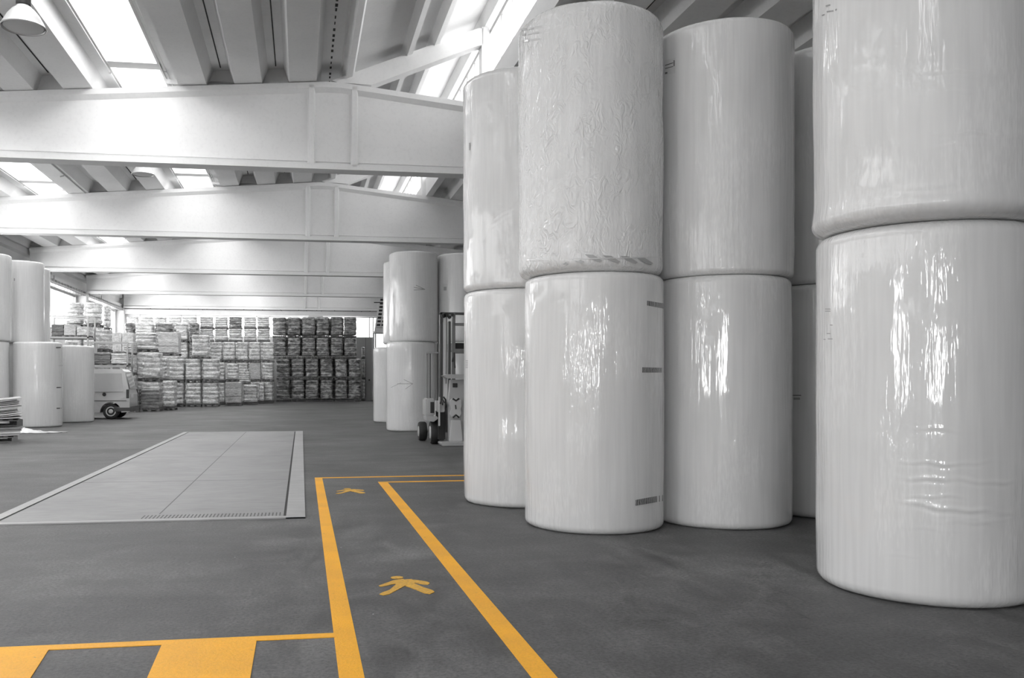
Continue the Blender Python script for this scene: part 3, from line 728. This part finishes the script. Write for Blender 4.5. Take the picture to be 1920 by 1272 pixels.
for i, (a, b) in enumerate(lowx):
    s = [0, 0, .0, .0, -.02, -.1]
    sh = YP(0, 700, 64)[0]-YP({0: 8, 1: 8, 2: 7, 3: 8, 4: 9, 5: 9}[i], 700, 64)[0]
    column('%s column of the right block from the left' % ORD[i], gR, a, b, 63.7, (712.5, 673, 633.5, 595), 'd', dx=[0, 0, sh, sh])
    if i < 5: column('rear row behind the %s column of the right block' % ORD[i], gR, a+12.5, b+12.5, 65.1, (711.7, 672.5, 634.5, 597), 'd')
column('narrow rear stack at the right end of the block', gR, 679, 685, 65.4, (712, 673, 651), 'l')
gM = 'middle block of pallets at the far wall'
# upper pairs at the back of the middle block
for i, (a, b) in enumerate([(374, 400), (402.5, 427), (429, 454), (457, 480.5), (482.5, 506)]):
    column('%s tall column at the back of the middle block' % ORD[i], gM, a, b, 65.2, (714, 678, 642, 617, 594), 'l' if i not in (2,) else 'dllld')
for i, (a, b) in enumerate([(341, 359), (394, 416), (418, 441), (443, 465), (467, 489), (491, 514)]):
    column('%s column in front of the tall middle columns' % ORD[i], gM, a, b, 61.5, (716, 680, 641.5), 'l' if i % 2 else 'lbl')
# nearer middle stacks
gN = 'nearer pale pallets in front of the middle block'
for i, (a, b) in enumerate([(314, 345), (347, 376.5), (379, 410)]):
    column('%s wide stack of five-layer packs' % ORD[i], gN, a, b, 53.0, (718, 673), 'l')
pallet(*[(YP(359, 700, 53)[0]+YP(392, 700, 53)[0])/2, 53.6, YP(376, 672.5, 53)[1]], .97, YP(376, 628, 53)[1]-YP(376, 672.5, 53)[1], 'l', 'pale packs perched on top of the wide stacks', gN)
column('narrow stack right of the wide stacks', gN, 411, 421, 56.5, (718, 680), 'l')
column('plain grey box load beside the wide stacks', gN, 422, 454, 54.6, (717,), 'b')
column('white-topped packs behind the plain grey box', gN, 425, 447, 56.4, (716, 682), 'l')
column('low mixed packs right of the plain grey box', gN, 456, 483, 57.0, (722,), 'l')
column('small stack behind the low mixed packs', gN, 446, 468, 58.8, (720, 697), 'bl')
column('slim stack beside the low mixed packs', gN, 484, 495, 59.2, (718,), 'l')
column('short column at the left foot of the right block', gN, 495, 512, 60.0, (716, 681), 'l')
# left block
gL = 'left block of pallets behind the van'
column('bottom dark crate stack right of the van', gL, 263, 300, 45.3, (730,), 'c')
column('bulky pale stack right of the dark crates', gL, 303, 327, 47.0, (714,), 'l')
column('tall stack above and behind the dark crates', gL, 265, 300, 47.6, (716, 661), 'l')
column('stack behind the bulky pale stack', gL, 300, 314, 49.6, (716, 672), 'l')
column('stack of large wrapped bales behind the van', gL, 253, 292, 50.0, (714, 660, 623.5), 'l')
column('tall striped cardboard load above the wide stacks', gL, 295, 336, 54.6, (716, 667, 623.5), 'llb')
column('dense stack just behind the tail of the van', gL, 232, 252, 49.0, (704, 665, 641), 'l')
for i, (a, b) in enumerate([(207, 229), (229, 251)]): column('%s striped column near the left windows' % ORD[i], gL, a, b, 55.5, (702, 665, 624), 'b')
for i, (a, b) in enumerate([(233, 251), (252, 287), (290, 324), (329, 352), (354, 372)]):
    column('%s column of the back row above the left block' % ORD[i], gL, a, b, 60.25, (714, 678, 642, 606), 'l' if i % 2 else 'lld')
for i, (a, b) in enumerate([(237, 260), (262, 287), (289, 313), (315, 340), (342, 370)]):
    column('%s rearmost column topping the left block' % ORD[i], gL, a, b, 64.5, (714, 680, 650, 622, 594), 'l')
# under the left windows: steel rack frames with loads
def rack(label, X0, X1, Y0, Y1, zs, top):
    t = thing('steel_rack', (X0, Y0, 0), label, 'rack'); w, d = X1-X0, Y1-Y0
    for x in (0, w-.07):
        for y in (0, d-.07): MB().box(x, x+.07, y, y+.07, 0, top).build('post', M_steel, t)
    for z in zs: MB().box(0, w, 0, d, z-.08, z).build('shelf', M_steel, t)
    for y in (0, d-.05): MB().box(.07, w-.07, y, y+.05, top-.06, top).build('top_rail', M_steel, t)
    return t
def xs(a, Y): return YP(a, 700, Y)[0]
rk1 = rack('higher pale steel rack frame beside the left windows', xs(84, 44), xs(166, 44), 44, 45.5, (2.0, CH+(HY-637)*44.9/1650), YP(120, 592, 44)[1])
rk2 = rack('lower pale steel rack frame above the van roof', xs(168, 43.9), xs(240, 43.9), 43.9, 45.2, (1.2, YP(200, 685, 43.9)[1]), YP(200, 641, 43.9)[1])
zsh = YP(200, 685, 43.9)[1]
pallet((xs(173, 44)+xs(205, 44))/2, 44.6, zsh, .85, .58, 'c', 'dark low crate on the lower rack above the van', 'loads on the steel racks', 1.0)
pallet((xs(207, 44)+xs(236, 44))/2, 44.6, zsh, .78, .55, 'l', 'pale low packs on the lower rack above the van', 'loads on the steel racks', 1.0)
zh = CH+(HY-637)*44.9/1650
pallet((xs(94, 44)+xs(115, 44))/2, 44.8, zh, .55, .60, 'c', 'dark flat packs on the higher rack', 'loads on the steel racks', 1.0)
pallet((xs(117, 44)+xs(138, 44))/2, 44.8, zh, .55, .62, 'b', 'small boxed goods on the higher rack', 'loads on the steel racks', 1.0)
pallet((xs(140, 44)+xs(163, 44))/2, 44.8, zh, .58, .5, 'l', 'small wrapped packs on the higher rack', 'loads on the steel racks', 1.0)
for i, (a, b, tp) in enumerate([(119, 152, 567), (155, 187, 567)]):
    column('%s rounded stack in front of the bright left window' % ['left', 'right'][i], gL, a, b, 48.3, (712, 662, 613, tp), 'lllp', d=1.0)
column('rounded stack between rack and window', gL, 190, 203, 51.0, (712, 665, 618, 572), 'lllp', d=1.0)
column('stack beside the upper end of the lower rack', gL, 176, 204, 46.2, (712, 660, 618), 'l', d=1.0)
column('second stack behind the lower rack', gL, 206, 236, 46.6, (712, 663), 'l', d=1.0)

# ------------------------------------------------------------ van
VY = 36.95
vx_r = xs(243, VY)
van = thing('delivery_van', (vx_r, VY, 0), 'silver windowless delivery van parked side-on, tail towards the pallets', 'van')
M_van = mat('silver_paint', .50, .35, .2, .8, .05); M_vang = mat('dark_glass', .06, .08, 0, 1, .03); M_bump = mat('grey_bumper', .08, .6)
Lv, Wv = 4.45, 1.75
side = [(-Lv, .42), (-Lv-.02, .75), (-Lv+.15, .98), (-Lv+1.05, 1.18), (-Lv+1.85, 1.88), (-Lv+2.2, 1.99), (-1.0, 2.03), (-.35, 2.02), (-.22, 1.92), (-.05, 1.2), (0, 1.0), (0, .42)]
# lower edge with wheel arches
wxr, wxf, wr = xs(207.5, VY)-vx_r, xs(207.5, VY)-vx_r-2.75, .315
bot = []
for wx in (wxr, wxf):
    bot.append((wx+.41, .27));
    for k in range(1, 10): a = PI*k/10; bot.append((wx+.41*math.cos(a), .27+.43*math.sin(a)))
    bot.append((wx-.41, .27))
poly = [(0, .30)]+bot+[(-Lv, .30)]+side[:-1]
q = MB()
i0 = 0; n_ = len(poly)
def inset(z): return 0 if z < 1.05 else (z-1.05)*.17
for yy in (0, 1):
    for (x, z) in poly: q.v.append((x, (inset(z) if yy == 0 else Wv-inset(z)), z))
q.f.append(tuple(range(n_))); q.f.append(tuple(range(2*n_-1, n_-1, -1)))
q.f += [(j, (j+1) % n_, n_+(j+1) % n_, n_+j) for j in range(n_)]
def tris(o):
    bm = bmesh.new(); bm.from_mesh(o.data); bmesh.ops.triangulate(bm, faces=[f for f in bm.faces if len(f.verts) > 8]); bm.to_mesh(o.data); bm.free()
body = q.build('body', M_van, van); tris(body)
for wx in (wxr, wxf):
    for y0, y1 in ((.02, .22), (Wv-.22, Wv-.02)):
        w = MB().lathe([(.19, y0), (.27, y0), (wr, y0+.04), (wr, y1-.04), (.27, y1), (.19, y1)], 36, (wx, 0, wr), 'y').build('wheel', M_dark, van, smooth=True)
        yo = y0-.006 if y0 < 1 else y1+.006
        MB().lathe([(.03, yo-.004), (.06, yo-.01), (.085, yo), (.10, yo+.02), (.14, yo+.02), (.155, yo-.004), (.195, yo-.004), (.2, yo+.02)], 36, (wx, 0, wr), 'y').build('rim', mat('wheel_rim', .55, .35, .6), w, smooth=True)
MB().box(-.62, .06, -.02, Wv+.02, .30, .50).build('rear_bumper', M_bump, van, bevel=.03)
MB().box(-.13, -.02, -.015, .03, .84, 1.20).build('tail_light', mat('tail_lamp', .06, .2), van, bevel=.01)
MB().box(-.13, .005, Wv-.03, Wv+.015, .84, 1.20).build('tail_light', mat('tail_lamp_b', .06, .2), van, bevel=.01)
MB().quad((-.03, .25, 1.22), (-.03, Wv-.25, 1.22), (-.195, Wv-.35, 1.82), (-.195, .35, 1.82)).quad((-.045, .25, 1.22), (-.21, .35, 1.82), (-.21, Wv-.35, 1.82), (-.045, Wv-.25, 1.22)).build('rear_window', M_vang, van)
fcx = xs(195.5, VY)-vx_r
MB().lathe([(.075, -.012), (.075, .0)], 24, (fcx, 0, YP(195.5, 740, VY)[1]), 'y').build('fuel_cap', M_black, van)
MB().box(-Lv+.3, -.12, -.012, .0, .73, .755).build('side_moulding', M_bump, van)
q = MB()
for x0_, x1_ in ((-.25, -1.95), (-2.0, -3.0)):
    q.quad((x0_, .006, 1.10), (x1_, .006, 1.10), (x1_-.0, .128, 1.85), (x0_-.08, .128, 1.85))
    q.quad((x0_, .02, 1.10), (x0_-.08, .14, 1.85), (x1_, .14, 1.85), (x1_, .02, 1.10))
q.build('side_panel', mat('recessed_silver_panel', .38, .25, .2, .8, .04), van)
MB().box(.0, .02, .3, .75, .86, 1.02).build('number_plate', M_label, van)
q = MB()
for x in (-.7, -1.7, -2.7): q.box(x-.02, x+.02, .2, Wv-.2, 2.03, 2.10)
q.box(-2.9, -.5, .22, .26, 2.09, 2.12).box(-2.9, -.5, Wv-.26, Wv-.22, 2.09, 2.12); q.build('roof_rack', M_steel, van)
# small leaning ladder-like pallet by the van
lp = thing('wooden_pallet', (xs(259, 44.9), 45.0, 0), 'empty wooden pallet standing on edge between the van and dark crates', 'pallet')
q = MB()
for k in range(7): q.box(-.12, 0, .0, 1.0, .02+k*.17, .12+k*.17)
for y in (.0, .45, .9): q.box(-.13, -.11, y, y+.1, 0, 1.15)
q.build('slats', M_wood, lp)

# ------------------------------------------------------------ stack of cardboard sheets at the left edge
M_sheet = mat('grey_board', .62, .75); n = N(M_sheet); oi = n.new('ShaderNodeObjectInfo'); n.link(n.mix(n.ramp(oi.outputs['Random'], [(0, .30), (1, .78)]), n.ramp(n.noise(n.coord((1, 1, 30)), 4, 3), [(.3, .8), (.7, 1.05)]), .8, 'MULTIPLY'), n.p.inputs['Base Color'])
cxs, cys = G(36, 829)
def rot_obj(name, rz, z, lab, cat, grp=None, dx=0, dy=0): return thing(name, (cxs+dx, cys+dy, z), lab, cat, grp, rz)
RZ = math.radians(22)
pl = rot_obj('wooden_pallet', RZ, 0, 'bottom wooden pallet under the cardboard sheets at the left edge', 'pallet')
qq = pallet_mesh(1.5, 1.2, .15); qq.v = [(x-.78, y+.6, z) for x, y, z in qq.v]; qq.build('boards', M_wood, pl)
def sheet(z, k, th, lab, sx=1.45, warp=.03, dx=0, rz=0):
    t = None; q = MB(); nx, ny = 14, 10
    for s_ in (0, 1):
        for j in range(ny+1):
            for i in range(nx+1):
                x = -sx+sx*i/nx; y = 1.15*j/ny
                zz = warp*(noise.noise(Vector((x*.9+k*.4, y*.9, .3)))+.5) + warp*1.2*((i/nx)**4)*(.6 if k > 0 else 0)
                q.v.append((x-.02, y+.02, zz+s_*th))
    m_ = (nx+1)*(ny+1)
    for j in range(ny):
        for i in range(nx):
            a = j*(nx+1)+i; q.f.append((a, a+1, a+nx+2, a+nx+1)); q.f.append((m_+a, m_+a+nx+1, m_+a+nx+2, m_+a+1))
    rim = [i for i in range(nx+1)]+[(j+1)*(nx+1)+nx for j in range(ny)]+[ny*(nx+1)+i for i in range(nx-1, -1, -1)]+[j*(nx+1) for j in range(ny-1, 0, -1)]
    for a, b in zip(rim, rim[1:]+rim[:1]): q.f.append((a, b, m_+b, m_+a))
    o = q.build('cardboard_sheet', M_sheet, loc=(cxs+dx, cys+random.uniform(-.02, .02), z)); o.rotation_euler = (0, 0, RZ+rz)
    tag(o, lab, 'cardboard sheet', 'cardboard sheets stacked at the left edge'); return o
z = .155
for k in range(4): sheet(z, 0, .05, 'thick cardboard sheet in the low pile on the bottom pallet, %s from below' % ORD[k], dx=.04*random.random()+.03*k); z += .056
z += .03
pl2 = rot_obj('wooden_pallet', RZ+.06, z, 'dark tilted pallet between the two piles of cardboard sheets', 'pallet', dx=.12)
qq = pallet_mesh(1.5, 1.2, .17); qq.v = [(x-.78, y+.6, z_) for x, y, z_ in qq.v]; qq.build('boards', mat('dark_old_wood', .10, .8), pl2)
z += .175
for k in range(12): sheet(z, k*.1, .026, 'cardboard sheet of the upper pile at the left edge, %s from below' % ORD[k], warp=.06, dx=-.05+.16*random.random(), rz=random.uniform(-.05, .05)); z += .040
# crumpled film on the floor
fc = G(70, 812)
q = MB(); nx, ny = 26, 9
for s_ in (0, 1):
    for j in range(ny+1):
        for i in range(nx+1):
            u, w_ = i/nx, j/ny; x = -.85+1.7*u; wd_ = .42*(1-u)**.6+.07; y = (w_-.5)*2*wd_+.08*math.sin(u*7)
            zz = .014+.34*(1-u)**1.6*max(0, noise.noise(Vector((u*7, w_*5, 1)))+.35)*math.sin(PI*w_)+.015*noise.noise(Vector((u*20, w_*9, 4)))
            q.v.append((x, y, max(.003, zz)+s_*.004))
m_ = (nx+1)*(ny+1)
for j in range(ny):
    for i in range(nx): a = j*(nx+1)+i; q.f.append((a, a+1, a+nx+2, a+nx+1)); q.f.append((m_+a, m_+a+nx+1, m_+a+nx+2, m_+a+1))
rim = [i for i in range(nx+1)]+[(j+1)*(nx+1)+nx for j in range(ny)]+[ny*(nx+1)+i for i in range(nx-1, -1, -1)]+[j*(nx+1) for j in range(ny-1, 0, -1)]
for a, b in zip(rim, rim[1:]+rim[:1]): q.f.append((a, b, m_+b, m_+a))
tag(q.build('plastic_film', mat('crumpled_film', .72, .35, 0, .6, .1), smooth=True, loc=(fc[0], fc[1], 0)), 'crumpled white plastic film trailing on the floor by the cardboard pile', 'plastic film')

# ------------------------------------------------------------ forklift
FY = 20.9
def fx_(p): return YP(p, 700, FY)[0]
def fz(p): return YP(840, p, FY)[1]
fo = (fx_(803), FY, 0)
fk = thing('forklift', fo, 'pale forklift with tall mast half hidden behind the leftmost big roll', 'forklift')
M_fk = mat('pale_forklift_paint', .42, .4, 0, .4, .1); M_fkd = mat('dark_mast_steel', .09, .4, .5); M_fkl = mat('bright_mast_steel', .66, .3, .3)
def fb(name, x0, x1, z0, z1, y0, y1, m, bev=.008, parent=fk, q=None):
    q = q or MB(); q.box(fx_(x0)-fo[0], fx_(x1)-fo[0], y0, y1, fz(z0), fz(z1)); return q.build(name, m, parent, bevel=bev)
topz, botz = 583, 760
fb('outer_mast_rail', 832, 837, botz, 583, .55, .75, M_fkd); fb('lift_cylinder', 838, 845, botz, 592, .50, .62, M_fkl, .01)
fb('inner_mast_rail', 848, 852, botz, 600, .5, .7, M_fkd); fb('inner_mast_rail', 855.5, 861, botz, 584, .52, .68, mat('mid_mast_steel', .22, .4, .4))
# right hand half, behind the roll
fb('outer_mast_rail', 908, 913, botz, 583, .55, .75, M_fkd); fb('inner_mast_rail', 894, 899, botz, 600, .5, .7, M_fkd)
fb('mast_crossbar', 832, 913, 586.5, 582.5, .55, .72, M_fkd, .003); fb('mast_crossbar', 858, 913, 608, 603, .52, .66, mat('mid_steel', .25, .4, .3), .003)
fb('mast_crossbar', 858, 913, 662, 653, .5, .6, mat('mid_steel_b', .2, .4, .3), .003)
# chain and pulleys at the top
q = MB(); 
for (px_, pz, r_) in ((838, 590, .05), (843, 588, .06), (849, 592, .045), (855, 588, .04)): q.lathe([(r_, .46), (r_, .52)], 16, (fx_(px_)-fo[0], 0, fz(pz)), 'y')
q.build('chain_pulley', M_black, fk)
q = MB().tube([(fx_(836)-fo[0], .47, fz(590)), (fx_(835.5)-fo[0], .47, fz(602))], .012)
q.tube([(fx_(843)-fo[0], .45, fz(590)), (fx_(843)-fo[0], .45, fz(612)), (fx_(842)-fo[0], .45, fz(720))], .008); q.tube([(fx_(857)-fo[0], .45, fz(660)), (fx_(859)-fo[0], .45, fz(690))], .02)
q.build('hose', M_black, fk)
q = MB().prism([(fx_(853)-fo[0], fz(678)), (fx_(857)-fo[0], fz(663)), (fx_(858)-fo[0], fz(678))], 'y', .44, .5)
q.build('hose_guard', M_black, fk)
fb('side_guard', 809, 813, 760, 661, .9, .98, mat('guard_grey', .28, .5)); fb('side_guard', 820.5, 822.5, 760, 661, .9, .98, mat('guard_light', .40, .4)); fb('side_guard', 816.5, 818, 760, 661, .92, .98, M_fkd, .002)
fb('guard_crossbar', 808, 838, 661.5, 658.5, .82, .9, mat('guard_bar', .30, .4), .004)
# load backrest plate / body top
q = MB().prism([(fx_(x_)-fo[0], fz(y_)) for x_, y_ in ((832, 705), (840, 710), (913, 711), (913, 703), (840, 702))], 'y', .1, .5); q.build('carriage_shelf', M_fk, fk)
q = MB().prism([(fx_(x_)-fo[0], fz(y_)) for x_, y_ in ((848, 712), (870, 712), (898, 712), (905, 760), (905, 829), (845, 829), (843, 775))], 'y', .25, .45)
q.build('clamp_plate', M_fk, fk, bevel=.01)
fb('inspection_hole', 852, 861, 727, 719, .235, .25, M_black, .002)
q = MB(); pp = [(846, 752), (850, 748), (864, 748), (868, 752), (868, 762), (866, 768), (868, 776), (864, 784), (850, 784), (846, 778), (848, 768), (846, 760)]
q.prism([(fx_(x_)-fo[0], fz(y_)) for x_, y_ in pp], 'y', .17, .25); q.build('clamp_pivot', M_fkl, fk, bevel=.01)
q = MB()
for (a_, b_, c_) in ((851, 863, 748), (851, 863, 784)):
    q.tube([(fx_(a_)-fo[0], .165, fz(c_)), (fx_((a_+b_)/2)-fo[0], .16, fz(c_+(4 if c_ < 760 else -5))), (fx_(b_)-fo[0], .165, fz(c_))], .022)
q.tube([(fx_(856)-fo[0], .15, fz(760)), (fx_(857)-fo[0], .15, fz(768))], .015); q.build('pivot_seal', M_black, fk)
q = MB().prism([(fx_(x_)-fo[0], fz(y_)) for x_, y_ in ((845, 829), (849, 789), (866, 789), (870, 829))], 'y', .14, .26); q.build('clamp_arm', M_fkl, fk, bevel=.01)
q = MB().prism([(fx_(825)-fo[0], fz(831)), (fx_(828)-fo[0], fz(829)), (fx_(905)-fo[0], fz(829)), (fx_(905)-fo[0], fz(836)), (fx_(828)-fo[0], fz(836))], 'y', -.15, .4); q.build('fork_foot', M_fk, fk, bevel=.008)
fb('body', 838, 910, 815, 755, .8, 2.2, M_fk, .03); fb('overhead_guard', 862, 908, 655, 640, 1.0, 2.2, M_black)
for a_ in (863, 905): fb('guard_post', a_, a_+3, 760, 650, 1.05, 1.12, M_black, .004)
fb('front_fender', 804, 821, 782, 748, .45, 1.1, M_fk, .03); fb('fender_vent', 812, 819, 776, 755, .435, .45, M_black, .002)
q = MB().prism([(fx_(x_)-fo[0], fz(y_)) for x_, y_ in ((804, 782), (824, 782), (827, 786), (818, 793), (806, 791))], 'y', .4, 1.0); q.build('fender_skirt', M_fk, fk, bevel=.01)
fb('hydraulic_block', 824, 837, 774, 752, .25, .5, M_fk, .01); fb('front_panel', 826, 839, 828, 770, .30, .8, M_dark, .03); fb('tie_rod', 825, 828, 800, 745, .22, .27, M_fkl, .004)
q = MB().tube([(fx_(828)-fo[0], .2, fz(758)), (fx_(830)-fo[0], .18, fz(748)), (fx_(834)-fo[0], .18, fz(745)), (fx_(838)-fo[0], .2, fz(750)), (fx_(839)-fo[0], .22, fz(765))], .02)
q.tube([(fx_(832)-fo[0], .22, fz(760)), (fx_(833)-fo[0], .16, fz(750)), (fx_(836)-fo[0], .2, fz(756))], .015); q.build('hydraulic_hose', M_black, fk, smooth=True)
def wheel(xc_, y_, r_, w_):
    x = fx_(xc_)-fo[0]
    o = MB().lathe([(r_*.6, -w_/2), (r_*.9, -w_/2), (r_, -w_/2+.04), (r_, w_/2-.04), (r_*.9, w_/2), (r_*.6, w_/2)], 36, (x, y_, r_), 'x').build('wheel', M_dark, fk, smooth=True)
    MB().lathe([(.03, -w_/2-.01), (r_*.5, -w_/2-.01), (r_*.6, -w_/2+.01)], 28, (x, y_, r_), 'x').build('hub', M_fk, o, smooth=True)
wheel(823, .72, .29, .22); wheel(900, .72, .29, .22); wheel(812, 1.9, .25, .2); wheel(899, 1.9, .25, .2)

# ------------------------------------------------------------ slatted frame on the mezzanine at the far right
my = 60.0
mz = YP(712, 621, my)[1]
mx0 = YP(702.5, 621, my)[0]
mz_t = thing('mezzanine_platform', (mx0, my, 0), 'pale raised platform edge behind the far roll column', 'platform')
MB().box(0, 3.2, 0, 1.6, mz-.12, mz).build('deck', M_wall, mz_t)
for x in (.02, 3.08): 
    for y in (.02, 1.5): MB().box(x, x+.08, y, y+.08, 0, mz-.12).build('post', M_alu, mz_t)
st = thing('slatted_screen', (mx0, my+.1, mz), 'tapering screen of pale slats and dark gaps beside the far roll column', 'slatted screen')
hz = YP(712, 560, my)[1]-mz; wtop = YP(711, 565, my)[0]-mx0
MB().prism([(.0, .0), (.1, 0), (wtop+.1, hz), (wtop, hz)], 'y', 0, .1).build('stringer', M_wall, st)
MB().prism([(2.5, .0), (2.6, 0), (2.6, hz), (2.5, hz)], 'y', 0, .1).build('stringer', M_wall, st)
MB().prism([(.1, .1), (2.5, .1), (2.5, hz), (wtop+.1, hz)], 'y', .12, .16).build('dark_back', M_black, st)
for k in range(9):
    z = .0+hz*(k)/9; x = wtop*z/hz+.05; MB().box(x, 2.55, -.02, .12, z, z+(.10 if k else .22)).build('slat', M_wall, st)
MB().prism([(.38, .3), (.46, .3), (wtop+.42, hz), (wtop+.34, hz)], 'y', -.03, .0).build('mid_rail', M_wall, st)
MB().box(wtop-.35, wtop+.3, -.03, .05, hz-.30, hz-.24).build('arm', M_black, st)
